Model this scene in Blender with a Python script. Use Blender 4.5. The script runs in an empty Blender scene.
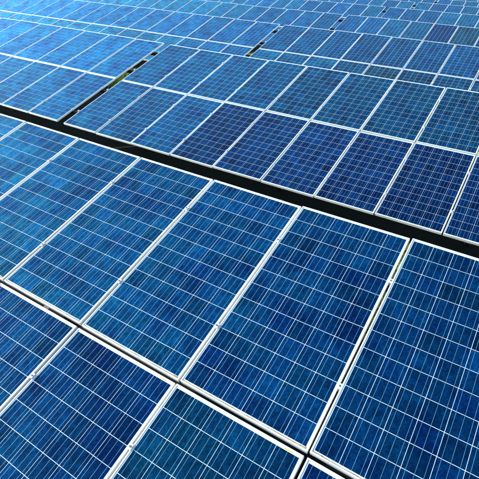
import bpy, math, random
import numpy as np
from mathutils import Matrix, Vector

random.seed(7)
rng = np.random.default_rng(7)
scene = bpy.context.scene
R = math.radians
Z0 = 1.12                      # height of the middle joint of an array above the ground
TILT = R(18.6)                 # slope of every array
CT, ST = math.cos(TILT), math.sin(TILT)

# ------------------------------------------------------------------ camera
cam_data = bpy.data.cameras.new("camera")
cam_data.sensor_width = 36.0
cam_data.lens = 36.0 * 457.75 / 479.0
cam_data.clip_start = 0.05
cam_data.clip_end = 6000.0
cam = bpy.data.objects.new("camera", cam_data)
scene.collection.objects.link(cam)
CAM_ROT = Matrix(((0.84309199, -0.31012211, 0.43934062),
                  (0.53591402, 0.41671388, -0.73426542),
                  (0.04463261, 0.85450209, 0.51752692)))
CAM_LOC = Vector((0.4738, -1.7277, 2.5527 + Z0))
cam.matrix_world = Matrix.Translation(CAM_LOC) @ CAM_ROT.to_4x4()
scene.camera = cam

# ------------------------------------------------------------------ sky and sun
SUN_AZ, SUN_EL = R(-106.0), R(21.5)       # azimuth from +Y towards +X
world = bpy.data.worlds.new("World")
scene.world = world
world.use_nodes = True
wn = world.node_tree.nodes
wl = world.node_tree.links
wn.clear()
sky = wn.new("ShaderNodeTexSky")
sky.sky_type = 'NISHITA'
sky.sun_disc = False
sky.sun_elevation = SUN_EL
sky.sun_rotation = SUN_AZ
sky.air_density = 1.0
sky.dust_density = 0.4
sky.ozone_density = 1.5
bg = wn.new("ShaderNodeBackground")
bg.inputs["Strength"].default_value = 0.15
wo = wn.new("ShaderNodeOutputWorld")
wl.new(sky.outputs[0], bg.inputs["Color"])
wl.new(bg.outputs[0], wo.inputs["Surface"])

sun_data = bpy.data.lights.new("sun", 'SUN')
sun_data.energy = 3.0
sun_data.angle = R(0.53)
sun_data.color = (1.0, 0.985, 0.94)
sun = bpy.data.objects.new("sun", sun_data)
scene.collection.objects.link(sun)
sdir = Vector((math.sin(SUN_AZ) * math.cos(SUN_EL), math.cos(SUN_AZ) * math.cos(SUN_EL), math.sin(SUN_EL)))
sun.rotation_euler = sdir.to_track_quat('Z', 'Y').to_euler()
sun.location = sdir * 60

vs = scene.view_settings
vs.view_transform = 'Standard'
vs.look = 'None'
vs.exposure = 1.3
vs.gamma = 1.0
vs.use_curve_mapping = False


# ------------------------------------------------------------------ materials
def new_mat(name):
    m = bpy.data.materials.new(name)
    m.use_nodes = True
    nt = m.node_tree
    return m, nt, nt.nodes, nt.links, nt.nodes["Principled BSDF"]


def mixc(nt, mode, fac, a, b):
    n = nt.nodes.new("ShaderNodeMix")
    n.data_type = 'RGBA'
    n.blend_type = mode
    for sock, v in ((n.inputs[0], fac), (n.inputs[6], a), (n.inputs[7], b)):
        if hasattr(v, "is_linked"):
            nt.links.new(v, sock)
        elif isinstance(v, (int, float)):
            sock.default_value = v
        else:
            sock.default_value = (*v, 1.0)
    return n.outputs[2]


def ramp(nt, fac, stops):
    n = nt.nodes.new("ShaderNodeValToRGB")
    e = n.color_ramp.elements
    while len(e) < len(stops):
        e.new(0.5)
    for el, (p, c) in zip(e, stops):
        el.position = p
        el.color = (*c, 1.0) if not isinstance(c, (int, float)) else (c, c, c, 1.0)
    nt.links.new(fac, n.inputs[0])
    return n.outputs[0]


def coords(nt, scale=(1, 1, 1), jump=True):
    """object coordinates moved by the object's own random number, so that copies differ"""
    tc = nt.nodes.new("ShaderNodeTexCoord")
    mp = nt.nodes.new("ShaderNodeMapping")
    mp.inputs["Scale"].default_value = scale
    nt.links.new(tc.outputs["Object"], mp.inputs["Vector"])
    if jump:
        oi = nt.nodes.new("ShaderNodeObjectInfo")
        mul = nt.nodes.new("ShaderNodeMath")
        mul.operation = 'MULTIPLY'
        mul.inputs[1].default_value = 137.0
        nt.links.new(oi.outputs["Random"], mul.inputs[0])
        cx = nt.nodes.new("ShaderNodeCombineXYZ")
        nt.links.new(mul.outputs[0], cx.inputs[0])
        nt.links.new(mul.outputs[0], cx.inputs[1])
        nt.links.new(cx.outputs[0], mp.inputs["Location"])
    return mp.outputs[0]


def noise(nt, vec, scale, detail=3.0, rough=0.55):
    n = nt.nodes.new("ShaderNodeTexNoise")
    n.inputs["Scale"].default_value = scale
    n.inputs["Detail"].default_value = detail
    n.inputs["Roughness"].default_value = rough
    nt.links.new(vec, n.inputs["Vector"])
    return n.outputs["Fac"]


def glassy(p, rough=0.05):
    p.inputs["Coat Weight"].default_value = 1.0
    p.inputs["Coat Roughness"].default_value = rough
    p.inputs["Coat IOR"].default_value = 1.19   # anti-reflective solar glass


def make_cell_mat():
    m, nt, N, L, p = new_mat("polycrystalline_silicon_under_glass")
    v = coords(nt)
    vs2 = coords(nt, (1.0, 0.62, 1.0))

    def flakes(scale, lo, hi):
        vor = N.new("ShaderNodeTexVoronoi")
        vor.feature = 'F1'
        vor.distance = 'MANHATTAN'
        vor.inputs["Scale"].default_value = scale
        L.new(vs2, vor.inputs["Vector"])
        sep = N.new("ShaderNodeSeparateColor")
        L.new(vor.outputs["Color"], sep.inputs[0])
        return ramp(nt, sep.outputs[0], [(0.0, lo), (0.5, 1.0), (1.0, hi)])

    grain = mixc(nt, 'MULTIPLY', 1.0, flakes(110.0, 0.66, 1.36), flakes(38.0, 0.80, 1.22))
    patch = ramp(nt, noise(nt, v, 8.0, 5.0, 0.62), [(0.30, (0.76, 0.70, 0.82)), (0.50, (1, 1, 1)), (0.70, (1.12, 1.2, 1.12))])
    geo = N.new("ShaderNodeNewGeometry")
    blotch = ramp(nt, noise(nt, geo.outputs["Position"], 2.6, 4.0, 0.55), [(0.36, (0.64, 0.56, 0.76)), (0.52, (1, 1, 1)), (0.72, (1.08, 1.14, 1.08))])
    patch = mixc(nt, 'MULTIPLY', 1.0, patch, blotch)
    att = N.new("ShaderNodeAttribute")
    att.attribute_name = "tone"
    oi = N.new("ShaderNodeObjectInfo")
    t = mixc(nt, 'MULTIPLY', 1.0, oi.outputs["Color"], att.outputs["Color"])
    t = mixc(nt, 'MULTIPLY', 1.0, t, grain)
    t = mixc(nt, 'MULTIPLY', 1.0, t, patch)
    N.remove(p)
    # blue nitride film on silicon: a dull body, a rough blue film reflection, clear solar glass on top
    body = N.new("ShaderNodeBsdfDiffuse")
    L.new(mixc(nt, 'MULTIPLY', 1.0, t, (0.0003, 0.012, 0.062)), body.inputs["Color"])
    film = N.new("ShaderNodeBsdfAnisotropic")
    film.inputs["Roughness"].default_value = 0.27
    L.new(mixc(nt, 'MULTIPLY', 1.0, t, (0.008, 0.575, 0.91)), film.inputs["Color"])
    f1 = N.new("ShaderNodeFresnel")
    f1.inputs["IOR"].default_value = 1.5
    fm = N.new("ShaderNodeMath")           # glass and film each reflect: about twice one surface
    fm.operation = 'MULTIPLY'
    fm.use_clamp = True
    fm.inputs[1].default_value = 2.2
    L.new(f1.outputs[0], fm.inputs[0])
    m1 = N.new("ShaderNodeMixShader")
    L.new(fm.outputs[0], m1.inputs[0])
    L.new(body.outputs[0], m1.inputs[1])
    L.new(film.outputs[0], m1.inputs[2])
    glass = N.new("ShaderNodeBsdfAnisotropic")
    glass.inputs["Roughness"].default_value = 0.05
    f2 = N.new("ShaderNodeFresnel")
    f2.inputs["IOR"].default_value = 1.19
    m2 = N.new("ShaderNodeMixShader")
    L.new(f2.outputs[0], m2.inputs[0])
    L.new(m1.outputs[0], m2.inputs[1])
    L.new(glass.outputs[0], m2.inputs[2])
    L.new(m2.outputs[0], N["Material Output"].inputs["Surface"])
    return m


def make_backsheet_mat():
    m, nt, N, L, p = new_mat("white_backsheet_under_glass")
    v = coords(nt)
    c = ramp(nt, noise(nt, v, 14.0), [(0.3, (0.56, 0.64, 0.62)), (0.7, (0.68, 0.76, 0.74))])
    L.new(c, p.inputs["Base Color"])
    p.inputs["Roughness"].default_value = 0.6
    glassy(p, 0.05)
    return m


def make_busbar_mat():
    m, nt, N, L, p = new_mat("tinned_ribbon")
    v = coords(nt, (60, 3, 1))
    c = ramp(nt, noise(nt, v, 4.0), [(0.3, (0.09, 0.26, 0.33)), (0.7, (0.17, 0.38, 0.46))])
    L.new(c, p.inputs["Base Color"])
    p.inputs["Roughness"].default_value = 0.5
    p.inputs["Metallic"].default_value = 0.1
    glassy(p, 0.05)
    return m


def make_alu_mat(name, lo, hi, metallic, rough, grime=(0.52, 0.50, 0.42)):
    m, nt, N, L, p = new_mat(name)
    v = coords(nt)
    c = ramp(nt, noise(nt, v, 7.0, 5.0, 0.65), [(0.3, lo), (0.7, hi)])
    spots = ramp(nt, noise(nt, v, 38.0, 4.0, 0.7), [(0.60, 0.0), (0.74, 0.65)])
    c = mixc(nt, 'MIX', spots, c, grime)
    L.new(c, p.inputs["Base Color"])
    p.inputs["Metallic"].default_value = metallic
    p.inputs["Roughness"].default_value = rough
    return m


def make_flat_mat(name, lo, hi, scale=40.0, rough=0.8):
    m, nt, N, L, p = new_mat(name)
    v = coords(nt)
    c = ramp(nt, noise(nt, v, scale, 4.0, 0.65), [(0.3, lo), (0.7, hi)])
    L.new(c, p.inputs["Base Color"])
    p.inputs["Roughness"].default_value = rough
    p.inputs["Specular IOR Level"].default_value = 0.15
    return m


M_CELL = make_cell_mat()
M_BACK = make_backsheet_mat()
M_BUS = make_busbar_mat()
M_FRAME = make_alu_mat("clear_anodised_aluminium", (0.64, 0.65, 0.61), (0.80, 0.80, 0.75), 0.22, 0.42)
M_CLAMP = make_alu_mat("clamp_aluminium", (0.62, 0.63, 0.61), (0.76, 0.77, 0.74), 0.2, 0.4)
M_BOLT = make_alu_mat("stainless_bolt", (0.20, 0.20, 0.20), (0.36, 0.36, 0.35), 0.8, 0.35)
M_RAIL = make_flat_mat("dark_painted_steel", (0.012, 0.012, 0.012), (0.03, 0.03, 0.03), 12.0, 0.6)
M_POST = make_flat_mat("galvanised_steel", (0.16, 0.17, 0.17), (0.26, 0.27, 0.27), 18.0, 0.5)
M_DIRT = make_flat_mat("dried_soil", (0.20, 0.14, 0.06), (0.46, 0.38, 0.22), 60.0, 0.9)
M_YELLOW = make_flat_mat("yellow_label_print", (0.62, 0.36, 0.05), (0.78, 0.52, 0.14), 120.0, 0.6)
M_TAN = make_flat_mat("sun_bleached_label", (0.46, 0.30, 0.14), (0.72, 0.60, 0.42), 120.0, 0.6)
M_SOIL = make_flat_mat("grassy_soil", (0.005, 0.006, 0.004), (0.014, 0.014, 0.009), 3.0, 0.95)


def make_grass_mat():
    m, nt, N, L, p = new_mat("grass_blades")
    att = N.new("ShaderNodeAttribute")
    att.attribute_name = "tone"
    c = mixc(nt, 'MULTIPLY', 1.0, (0.17, 0.27, 0.030), att.outputs["Color"])
    L.new(c, p.inputs["Base Color"])
    p.inputs["Roughness"].default_value = 0.6
    return m


M_GRASS = make_grass_mat()


# ------------------------------------------------------------------ helpers
def mesh_of(name, verts, faces, mat, tones=None):
    me = bpy.data.meshes.new(name)
    me.from_pydata(verts, [], faces)
    me.materials.append(mat)
    if tones is not None:
        a = me.attributes.new("tone", 'FLOAT_COLOR', 'FACE')
        a.data.foreach_set("color", np.asarray(tones, dtype=np.float32).ravel())
    me.update()
    return me


class MB:
    def __init__(self):
        self.v, self.f = [], []

    def box(self, x0, x1, y0, y1, z0, z1, bottom=True):
        b = len(self.v)
        self.v += [(x0, y0, z0), (x1, y0, z0), (x1, y1, z0), (x0, y1, z0),
                   (x0, y0, z1), (x1, y0, z1), (x1, y1, z1), (x0, y1, z1)]
        f = [(4, 5, 6, 7), (0, 1, 5, 4), (1, 2, 6, 5), (2, 3, 7, 6), (3, 0, 4, 7)]
        if bottom:
            f.append((3, 2, 1, 0))
        self.f += [tuple(i + b for i in q) for q in f]

    def prism(self, cx, cy, r, z0, z1, n=6):
        b = len(self.v)
        for z in (z0, z1):
            for k in range(n):
                a = 2 * math.pi * k / n
                self.v.append((cx + r * math.cos(a), cy + r * math.sin(a), z))
        for k in range(n):
            j = (k + 1) % n
            self.f.append((b + k, b + j, b + n + j, b + n + k))
        self.f.append(tuple(b + n + k for k in range(n)))

    def mesh(self, name, mat, tones=None):
        return mesh_of(name, self.v, self.f, mat, tones)


COL = scene.collection


def link(name, me, parent=None, loc=(0, 0, 0), rot=(0, 0, 0), color=None):
    o = bpy.data.objects.new(name, me)
    COL.objects.link(o)
    o.parent = parent
    o.location = loc
    o.rotation_euler = rot
    if color is not None:
        o.color = (*color, 1.0)
    return o


def tag(o, label=None, cat=None, group=None, kind=None):
    if label:
        o["label"] = label
    if cat:
        o["category"] = cat
    if group:
        o["group"] = group
    if kind:
        o["kind"] = kind
    return o


def to_px(p):
    """a world point in photograph pixels (479 x 479); used only to decide what is worth building"""
    q = CAM_ROT.transposed() @ (Vector(p) - CAM_LOC)
    if q.z > -0.05:
        return None
    return 239.5 + 457.75 * q.x / -q.z, 239.5 - 457.75 * q.y / -q.z


# ------------------------------------------------------------------ panel meshes (72 cells, 6 x 12)
PW, PH = 0.992, 1.956
PITCH_X, PITCH_V = 1.012, 1.986
CELL, GAPC = 0.1553, 0.0037
STEP = CELL + GAPC
Z_BACK, Z_CELL, Z_BUS = 0.0365, 0.0371, 0.0375


def frame_mesh():
    prof = [(0, 0), (0, 0.022), (0.0016, 0.0232), (0.0016, 0.0262), (0, 0.0274), (0, 0.0392), (0.0008, 0.04),
            (0.0102, 0.04), (0.011, 0.0392), (0.011, 0.034), (0.002, 0.034), (0.002, 0.002), (0.03, 0.002), (0.03, 0)]
    v, f = [], []
    n = len(prof)
    for sx, sy in ((-1, -1), (1, -1), (1, 1), (-1, 1)):
        for d, z in prof:
            v.append((sx * (PW / 2 - d), sy * (PH / 2 - d), z))
    for k in range(4):
        j = (k + 1) % 4
        for i in range(n):
            h = (i + 1) % n
            f.append((k * n + i, j * n + i, j * n + h, k * n + h))
    return mesh_of("frame", v, f, M_FRAME)


def cell_xy(i, j):
    return (i - 2.5) * STEP, (j - 5.5) * STEP


def cells_mesh(seed):
    r = np.random.default_rng(seed)
    b = MB()
    t = []
    for i in range(6):
        for j in range(12):
            x, y = cell_xy(i, j)
            b.box(x - CELL / 2, x + CELL / 2, y - CELL / 2, y + CELL / 2, Z_BACK, Z_CELL, False)
            k = cell_tone(r)
            t += [(*k, 1.0)] * 5
    return b.mesh("cells", M_CELL, t)


def cell_tone(r):
    g = float(np.clip(r.normal(1.0, 0.15), 0.6, 1.42))
    h = float(r.normal(0, 0.035))
    return g * (1 - h), g * (1 + h), g * (1 - 0.5 * h)


ME_FRAME = frame_mesh()
b = MB()
b.box(-PW / 2 + 0.0115, PW / 2 - 0.0115, -PH / 2 + 0.0115, PH / 2 - 0.0115, 0.0342, Z_BACK)
ME_BACK = b.mesh("backsheet", M_BACK)
b = MB()
b.box(-CELL / 2, CELL / 2, -CELL / 2, CELL / 2, Z_BACK, Z_CELL, False)
ME_CELL = b.mesh("cell", M_CELL, [(1, 1, 1, 1)] * 5)
ME_CELLS = [cells_mesh(100 + k) for k in range(6)]
BUSW = 0.0017
b = MB()
b.box(-BUSW / 2, BUSW / 2, -6 * STEP + 0.004, 6 * STEP - 0.004, Z_CELL - 0.0003, Z_BUS, False)
ME_BUS = b.mesh("busbar", M_BUS)
BUS_X = [cell_xy(i, 0)[0] + k * CELL / 3 for i in range(6) for k in (-1, 0, 1)]
b = MB()
for x in BUS_X:
    b.box(x - BUSW / 2, x + BUSW / 2, -6 * STEP + 0.004, 6 * STEP - 0.004, Z_CELL - 0.0003, Z_BUS, False)
ME_BUSES = b.mesh("busbars", M_BUS)
b = MB()
b.box(-0.028, 0.028, -0.0045, 0.0045, 0, 0.0006)
ME_STICK_Y = b.mesh("sticker", M_YELLOW)
ME_STICK_T = b.mesh("sticker", M_TAN)


def dirt_mesh(seed):
    r = np.random.default_rng(seed)
    n = 90
    v, f = [], []
    x = np.linspace(-PW / 2 + 0.0125, PW / 2 - 0.0125, n + 1)
    h = np.convolve(r.random(n + 5), np.ones(5) / 5, 'valid')[:n + 1] * 0.010
    h += 0.014 * np.exp(-(PW / 2 - x) / 0.06) + 0.004 * np.exp(-(x + PW / 2) / 0.05)
    y0 = -PH / 2 + 0.0112
    for k in range(n + 1):
        v += [(x[k], y0, Z_BACK + 0.0026), (x[k], y0 + max(0.002, h[k]), Z_BACK + 0.0003)]
    for k in range(n):
        f.append((2 * k, 2 * k + 2, 2 * k + 3, 2 * k + 1))
    return mesh_of("dirt_strip", v, f, M_DIRT)


ME_DIRT = [dirt_mesh(k) for k in range(4)]

# ------------------------------------------------------------------ ground
S = 3000.0
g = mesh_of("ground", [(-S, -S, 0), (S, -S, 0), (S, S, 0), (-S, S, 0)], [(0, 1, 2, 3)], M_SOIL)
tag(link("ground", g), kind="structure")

# ------------------------------------------------------------------ arrays: x of the gap's right edge, Y and z of the middle joint, gap
ARR = [(-8.096, 0.0, 0.0, 0.20), (-8.079, 6.567, -0.025, 0.20), (-8.088, 13.200, 0.018, 0.194),
       (-8.159, 19.951, -0.011, 0.24), (-8.20, 26.842, 0.05, 0.24), (-8.20, 33.739, 0.09, 0.24),
       (-8.20, 40.62, 0.09, 0.24), (-8.20, 47.5, 0.09, 0.24), (-8.20, 54.4, 0.09, 0.24), (-8.20, 61.3, 0.09, 0.24)]
ORD = ["first", "second", "third", "fourth", "fifth", "sixth", "seventh", "eighth", "ninth", "tenth", "eleventh",
       "twelfth", "thirteenth", "fourteenth", "fifteenth", "sixteenth", "seventeenth", "eighteenth", "nineteenth",
       "twentieth"] + ["twenty-" + s for s in ("first", "second", "third", "fourth", "fifth", "sixth", "seventh", "eighth", "ninth")] + \
      ["thirtieth"] + ["thirty-" + s for s in ("first", "second", "third", "fourth", "fifth", "sixth", "seventh", "eighth", "ninth")]
ARRNAME = ["nearest"] + [o + " nearest" for o in ORD[1:12]]


def at(a, x, v, n):
    """point of array a: x along the row, v up the slope, n off the surface"""
    gx, y, z, gap = ARR[a]
    sag = 0.010 * math.sin(0.55 * x + 1.7 * a) + 0.005 * math.sin(1.3 * x + a)     # the rows are not dead straight
    return x, y + v * CT - n * ST, Z0 + z + sag + v * ST + n * CT


def panel_x(a, side, c):
    """x of the left edge line (joint centre) of column c; side R counts right of the gap, L left of it"""
    gx, y, z, gap = ARR[a]
    return gx + c * PITCH_X if side == 'R' else gx - gap - (c + 1) * PITCH_X


def poly_px(a, side, c, row):
    x0 = panel_x(a, side, c)
    v0 = 0.0 if row else -PITCH_V
    pts = []
    for x, v in ((x0, v0), (x0 + PITCH_X, v0), (x0 + PITCH_X, v0 + PITCH_V), (x0, v0 + PITCH_V)):
        pts.append(to_px(at(a, x, v, 0)))
    return pts


def clip_in(pts, m):
    """does any of the panel fall into the frame (grown by m pixels)"""
    if any(p is None for p in pts):
        q = [p for p in pts if p is not None]
        if not q:
            return False
        pts = q
    for i in range(len(pts)):
        (ax, ay), (bx, by) = pts[i], pts[(i + 1) % len(pts)]
        for t in np.linspace(0, 1, 41):
            x, y = ax + (bx - ax) * t, ay + (by - ay) * t
            if -m < x < 479 + m and -m < y < 479 + m:
                return True
    return False


# which panels exist
cand = []
for a in range(len(ARR)):
    for side in 'LR':
        for c in range(40):
            for row in (0, 1):
                if a >= 3 and row == 0 and not (side == 'L' and c < 8):
                    continue                        # hidden behind the array in front, except through its gap
                if a == 0 and side == 'L':
                    continue
                pts = poly_px(a, side, c, row)
                inside = clip_in(pts, 0)
                if inside or (a < 3 and clip_in(pts, 46)) or (a in (3, 4) and clip_in(pts, 12)):
                    cand.append((a, side, c, row, inside, pts))

TINT_NAME = {'navy': (0.5, 0.54, 0.72), 'teal': (0.8, 0.95, 0.78), 'blue': (1.0, 1.06, 1.0), 'azure': (1.2, 1.22, 1.18),  # azure and cyan brighten the far arrays: grazing sky reflection put into tint
             'slate': (4.5, 0.95, 0.66), 'cyan': (1.2, 1.42, 1.10)}
LOOK = {'navy': "navy blue", 'teal': "teal blue", 'blue': "blue", 'azure': "bright blue", 'slate': "greyish blue", 'cyan': "light blue"}


def look_of(a, side, c, row):
    r = random.random()
    if a == 0:
        k = round((panel_x(a, side, c)) / PITCH_X)
        if row == 0:
            return 'teal' if k in (-1,) else 'navy'
        return {0: 'blue', -1: 'blue', -2: 'blue', -3: 'blue'}.get(k, 'blue')
    if a == 1:
        if row == 0:
            if side == 'R':
                return 'navy' if c >= 3 else 'blue'
            return 'blue'
        return ('teal' if c > 3 else 'blue') if side == 'R' else 'azure'
    if a == 2:
        if row == 0:
            if side == 'L':
                return 'cyan' if c > 2 else 'azure'
            return 'slate' if c == 4 else ('cyan' if c < 3 else 'teal')
        return 'azure' if side == 'L' else 'blue'
    if a == 3:
        if side == 'R' and c >= 4:
            return 'navy' if c != 5 else 'slate'
        return 'cyan' if r < 0.45 else ('azure' if r < 0.75 else 'blue')
    if side == 'L' and row == 0:
        return 'azure'
    return 'cyan' if r < 0.5 else ('azure' if r < 0.85 else 'blue')


gap_seen = {}
for a in range(len(ARR)):
    q = to_px(at(a, ARR[a][0] - ARR[a][3] / 2, 0.9 * PITCH_V, 0))
    gap_seen[a] = bool(q and 0 <= q[0] <= 479 and 0 <= q[1] <= 479)


def centre_x(e):
    return sum(p[0] for p in e[5] if p) / max(1, len([p for p in e[5] if p]))


# rank inside the frame for rows whose gap is out of the picture
ranks = {}
for a in range(len(ARR)):
    for row in (0, 1):
        es = sorted([e for e in cand if e[0] == a and e[3] == row and e[4]], key=lambda e: -centre_x(e))
        for i, e in enumerate(es):
            ranks[(a, e[1], e[2], row)] = i


def panel_label(a, side, c, row, inside, look):
    rowname = ("upper" if row else "lower")
    base = "%s solar panel, %s row of %s array, " % (LOOK[look], rowname, ARRNAME[a])
    if a > 0 and gap_seen[a]:
        if c == 0:
            return base + ("beside its gap on the right" if side == 'R' else "beside its gap on the left")
        return base + "%s %s of its gap" % (ORD[c], "right" if side == 'R' else "left")
    if inside:
        i = ranks[(a, side, c, row)]
        return base + ("rightmost in view" if i == 0 else "%s from the right edge" % ORD[i])
    right = centre_x((0, 0, 0, 0, 0, poly_px(a, side, c, row))) > 240
    xs = sorted([panel_x(*e[:3]) for e in cand if e[0] == a and e[3] == row and not e[4]
                 and (centre_x(e) > 240) == right], reverse=not right)
    return base + "%s beyond the %s edge" % (ORD[xs.index(panel_x(a, side, c))], "right" if right else "left")


n_single = 0
cols_of = {}
for (a, side, c, row, inside, pts) in cand:
    look = look_of(a, side, c, row)
    tr = np.random.default_rng(a * 1000 + c * 10 + row * 3 + (500 if side == 'L' else 0))
    t0 = TINT_NAME[look]
    if a == 1 and row == 1 and side == 'R':         # this row drifts from blue to teal modules
        k = min(1.0, c / 6.0)
        t0 = tuple(p + (q - p) * k for p, q in zip(TINT_NAME['blue'], TINT_NAME['teal']))
    gain = float(np.clip(tr.normal(1.0, 0.07), 0.85, 1.18))
    tint = tuple(x * gain for x in t0)
    xc = panel_x(a, side, c) + PITCH_X / 2
    vc = PITCH_V / 2 if row else -PITCH_V / 2
    root = bpy.data.objects.new("solar_panel", None)
    COL.objects.link(root)
    root.empty_display_size = 0.2
    root.location = at(a, xc + float(tr.normal(0, 0.0012)), vc + float(tr.normal(0, 0.0015)), -0.04 + float(tr.normal(0, 0.0006)))
    root.rotation_euler = (TILT + R(float(tr.normal(0, 0.14))), R(float(tr.normal(0, 0.14))), R(float(tr.normal(0, 0.05))))
    if a == 0 and row == 1:                         # the near rack leans back a touch more towards its right end
        lean = R(0.34) * min(1.0, max(0.0, (xc + 2.4) / 2.0))
        root.rotation_euler.x += lean
        root.location.z += math.sin(lean) * PH / 2
    tag(root, panel_label(a, side, c, row, inside, look), "solar panel",
        "solar panels in the %s row of the %s array" % ("upper" if row else "lower", ARRNAME[a]))
    cols_of.setdefault((a, side), set()).add(c)
    link("frame", ME_FRAME, root)
    link("backsheet", ME_BACK, root)
    ok = [p for p in pts if p]
    wide = math.dist(pts[0], pts[1]) if pts[0] and pts[1] else 999
    if inside and (a == 0 or wide > 52):
        for i in range(6):
            for j in range(12):
                x, y = cell_xy(i, j)
                t = cell_tone(tr)
                link("cell", ME_CELL, root, (x, y, 0), color=tuple(p * q for p, q in zip(tint, t)))
        for x in BUS_X:
            link("busbar", ME_BUS, root, (x, 0, 0))
    else:
        tag(link("cells", ME_CELLS[int(tr.integers(6))], root, color=tint), kind="stuff")
        tag(link("busbars", ME_BUSES, root), kind="stuff")
    if a == 0:
        tag(link("dirt_strip", ME_DIRT[int(tr.integers(4))], root), kind="stuff")
        if row == 0:
            tag(link("sticker", ME_STICK_Y, root, (PW / 2 - 0.098, PH / 2 - 0.0172, Z_BACK + 0.0001)), label="small yellow sticker")
        else:
            tag(link("sticker", ME_STICK_T, root, (PW / 2 - 0.100, PH / 2 - 0.0056, 0.0400)), label="small bleached tan sticker")

# ------------------------------------------------------------------ bird droppings
M_DROP = make_flat_mat("dried_bird_dropping", (0.60, 0.58, 0.50), (0.80, 0.79, 0.74), 200.0, 0.9)


def dropping(x, v, r, seed, label):
    q = np.random.default_rng(seed)
    n = 14
    ring = [(r * (0.65 + 0.6 * q.random())) for _ in range(n)]
    vv = [(0, 0, 0.0022)]
    for k in range(n):
        a_ = 2 * math.pi * k / n
        vv.append((0.55 * ring[k] * math.cos(a_), 0.7 * ring[k] * math.sin(a_), 0.0016))
    for k in range(n):
        a_ = 2 * math.pi * k / n
        vv.append((ring[k] * math.cos(a_), 1.35 * ring[k] * math.sin(a_), 0.0))
    ff = [(0, 1 + k, 1 + (k + 1) % n) for k in range(n)]
    ff += [(1 + k, 1 + n + k, 1 + n + (k + 1) % n, 1 + (k + 1) % n) for k in range(n)]
    o = link("bird_dropping", mesh_of("bird_dropping", vv, ff, M_DROP), None, at(0, x, v, -0.0022), (TILT, 0, 0))
    tag(o, label, "bird dropping", "bird droppings on the panels")


dropping(-0.846, -0.258, 0.005, 1, "left of two tiny pale bird droppings on the teal near panel")
dropping(-0.800, -0.277, 0.006, 2, "right of two tiny pale bird droppings on the teal near panel")

# ------------------------------------------------------------------ racks
RAIL_V = [(-1 + 0.252) * PITCH_V, (-1 + 0.746) * PITCH_V, 0.252 * PITCH_V, 0.746 * PITCH_V]


def clamp_mesh(half):
    b = MB()
    x0 = -0.017 if half != 'R' else -0.012
    x1 = 0.017 if half != 'L' else 0.012
    b.box(x0, x1, -0.020, 0.020, 0.0405, 0.0446)
    b.box(-0.0085, 0.0085, -0.020, 0.020, -0.002, 0.0404)
    me = b.mesh("clamp", M_CLAMP)
    return me


ME_CLAMP = clamp_mesh('M')
b = MB()
b.prism(0, 0, 0.0075, 0.0446, 0.0505)
ME_BOLT = b.mesh("bolt", M_BOLT)
b = MB()
for x, y in ((0, 0),):
    b.box(-0.017, 0.017, -0.020, 0.020, 0.0405, 0.0446)
    b.box(-0.0085, 0.0085, -0.020, 0.020, -0.002, 0.0404)


def rail_mesh(x0, x1):
    b = MB()
    b.box(x0, x1, -0.022, 0.022, -0.070, -0.0015)
    b.box(x0, x1, -0.030, 0.030, -0.078, -0.0705)
    return b.mesh("rail", M_RAIL)


b = MB()
b.box(-0.03, 0.03, -1.75, 1.75, -0.19, -0.0785)
ME_RAFTER = b.mesh("rafter", M_POST)


def post_mesh(h):
    b = MB()
    b.box(-0.045, 0.045, -0.0035, 0.0035, -0.3, h)
    b.box(-0.045, -0.038, -0.03, -0.004, -0.3, h)
    b.box(0.038, 0.045, -0.03, -0.004, -0.3, h)
    return b.mesh("post", M_POST)


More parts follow.
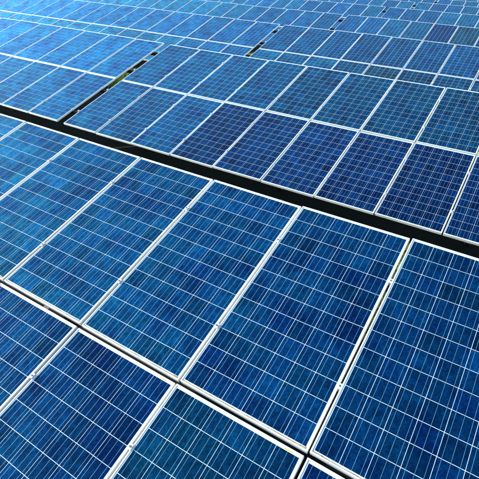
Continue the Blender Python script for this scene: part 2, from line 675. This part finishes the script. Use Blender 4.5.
for (a, side), cs in cols_of.items():
    if a > 5:
        pass
    c0, c1 = min(cs), max(cs)
    xa = min(panel_x(a, side, c) for c in cs)
    xb = max(panel_x(a, side, c) for c in cs) + PITCH_X
    gx, y, z, gap = ARR[a]
    # the rails reach half way into the gap
    ra, rb = xa, xb
    if a > 0 and side == 'R' and c0 == 0:
        ra -= gap / 2 - 0.002
    if side == 'L' and c0 == 0:
        rb += gap / 2 - 0.002
    xm = (xa + xb) / 2
    rack = bpy.data.objects.new("mounting_rack", None)
    COL.objects.link(rack)
    rack.location = (xm, y, 0)
    rack.empty_display_size = 0.3
    where = " right of its gap" if side == 'R' else " left of its gap"
    if a == 0:
        where = ""
    tag(rack, "dark steel rack with bright clamps under the %s array%s" % (ARRNAME[a], where), "mounting rack",
        "racks carrying the panels")

    def local(v, n, x=0.0):
        p = at(a, 0, v, n)
        return (x, p[1] - y, p[2])

    me_rail = rail_mesh(ra - xm, rb - xm)
    for v in RAIL_V:
        link("rail", me_rail, rack, local(v, -0.04), (TILT, 0, 0))
    nseg = max(1, round((xb - xa) / 3.2))
    for k in range(nseg):
        x = xa + (xb - xa) * (k + 0.5) / nseg - xm
        link("rafter", ME_RAFTER, rack, local(0, -0.04, x), (TILT, 0, 0))
        for v in (-1.15, 1.25):
            top = local(v, -0.235)[2]
            link("post", post_mesh(top), rack, (x, local(v, -0.235)[1], 0))
    # clamps on the joints between panels
    joints = sorted(set([panel_x(a, side, c) for c in cs] + [panel_x(a, side, c) + PITCH_X for c in cs]))
    seen = []
    for x in joints:
        if not seen or abs(x - seen[-1]) > 0.1:
            seen.append(x)
    many = MB()
    for x in seen:
        for vi, v in enumerate(RAIL_V):
            if a >= 3 and vi < 2:
                continue
            q = to_px(at(a, x, v, 0))
            near = a <= 1 and q and -20 < q[0] < 500 and -20 < q[1] < 500
            edge = 0.0
            if a > 0 and abs(x - gx) < 0.01:
                edge = 0.005
            if a > 0 and abs(x - (gx - gap)) < 0.01:
                edge = -0.005
            jv = v + random.uniform(-0.012, 0.012)
            if near:
                cl = link("clamp", ME_CLAMP, rack, local(jv, -0.04, x + edge - xm), (TILT, 0, 0))
                link("bolt", ME_BOLT, cl)
            else:
                many.box(x + edge - xm - 0.017, x + edge - xm + 0.017, jv - 0.020, jv + 0.020, 0.0405, 0.0446)
                many.box(x + edge - xm - 0.0085, x + edge - xm + 0.0085, jv - 0.020, jv + 0.020, -0.002, 0.0404)
    if many.v:
        tag(link("clamps", many.mesh("clamps", M_CLAMP), rack, local(0, -0.04), (TILT, 0, 0)), kind="stuff")


# ------------------------------------------------------------------ grass between the arrays
def grass(n, x0, x1, y0, y1, hmin, hmax):
    cx = rng.uniform(x0, x1, n)
    cy = rng.uniform(y0, y1, n)
    h = rng.uniform(hmin, hmax, n)
    w = rng.uniform(0.005, 0.012, n)
    a = rng.uniform(0, 2 * math.pi, n)
    lean = rng.uniform(0.02, 0.12, n)
    b = rng.uniform(0, 2 * math.pi, n)
    v = np.zeros((n, 3, 3))
    v[:, 0] = np.stack([cx - w * np.cos(a), cy - w * np.sin(a), np.full(n, -0.01)], 1)
    v[:, 1] = np.stack([cx + w * np.cos(a), cy + w * np.sin(a), np.full(n, -0.01)], 1)
    v[:, 2] = np.stack([cx + lean * np.cos(b), cy + lean * np.sin(b), h], 1)
    g = rng.uniform(0.55, 1.5, n)
    y = rng.uniform(0.8, 1.5, n)
    tone = np.stack([g * y, g, g * 0.8, np.ones(n)], 1)
    return v, tone


vs_, ts_ = [], []
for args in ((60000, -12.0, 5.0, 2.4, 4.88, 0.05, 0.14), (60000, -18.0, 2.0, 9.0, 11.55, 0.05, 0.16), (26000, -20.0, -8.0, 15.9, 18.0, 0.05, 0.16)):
    v, t = grass(*args)
    vs_.append(v)
    ts_.append(t)
v = np.concatenate(vs_).reshape(-1, 3)
t = np.concatenate(ts_)
n = len(t)
me = bpy.data.meshes.new("grass")
me.vertices.add(3 * n)
me.vertices.foreach_set("co", v.ravel().astype(np.float32))
me.loops.add(3 * n)
me.loops.foreach_set("vertex_index", np.arange(3 * n, dtype=np.int32))
me.polygons.add(n)
me.polygons.foreach_set("loop_start", np.arange(0, 3 * n, 3, dtype=np.int32))
me.polygons.foreach_set("loop_total", np.full(n, 3, dtype=np.int32))
me.materials.append(M_GRASS)
at_ = me.attributes.new("tone", 'FLOAT_COLOR', 'FACE')
at_.data.foreach_set("color", t.astype(np.float32).ravel())
me.update(calc_edges=True)
me.validate()
tag(link("grass", me), "short green grass growing on the ground between the arrays", "grass", kind="stuff")
print("panels", len(cand), "in frame", sum(1 for e in cand if e[4]), gap_seen)
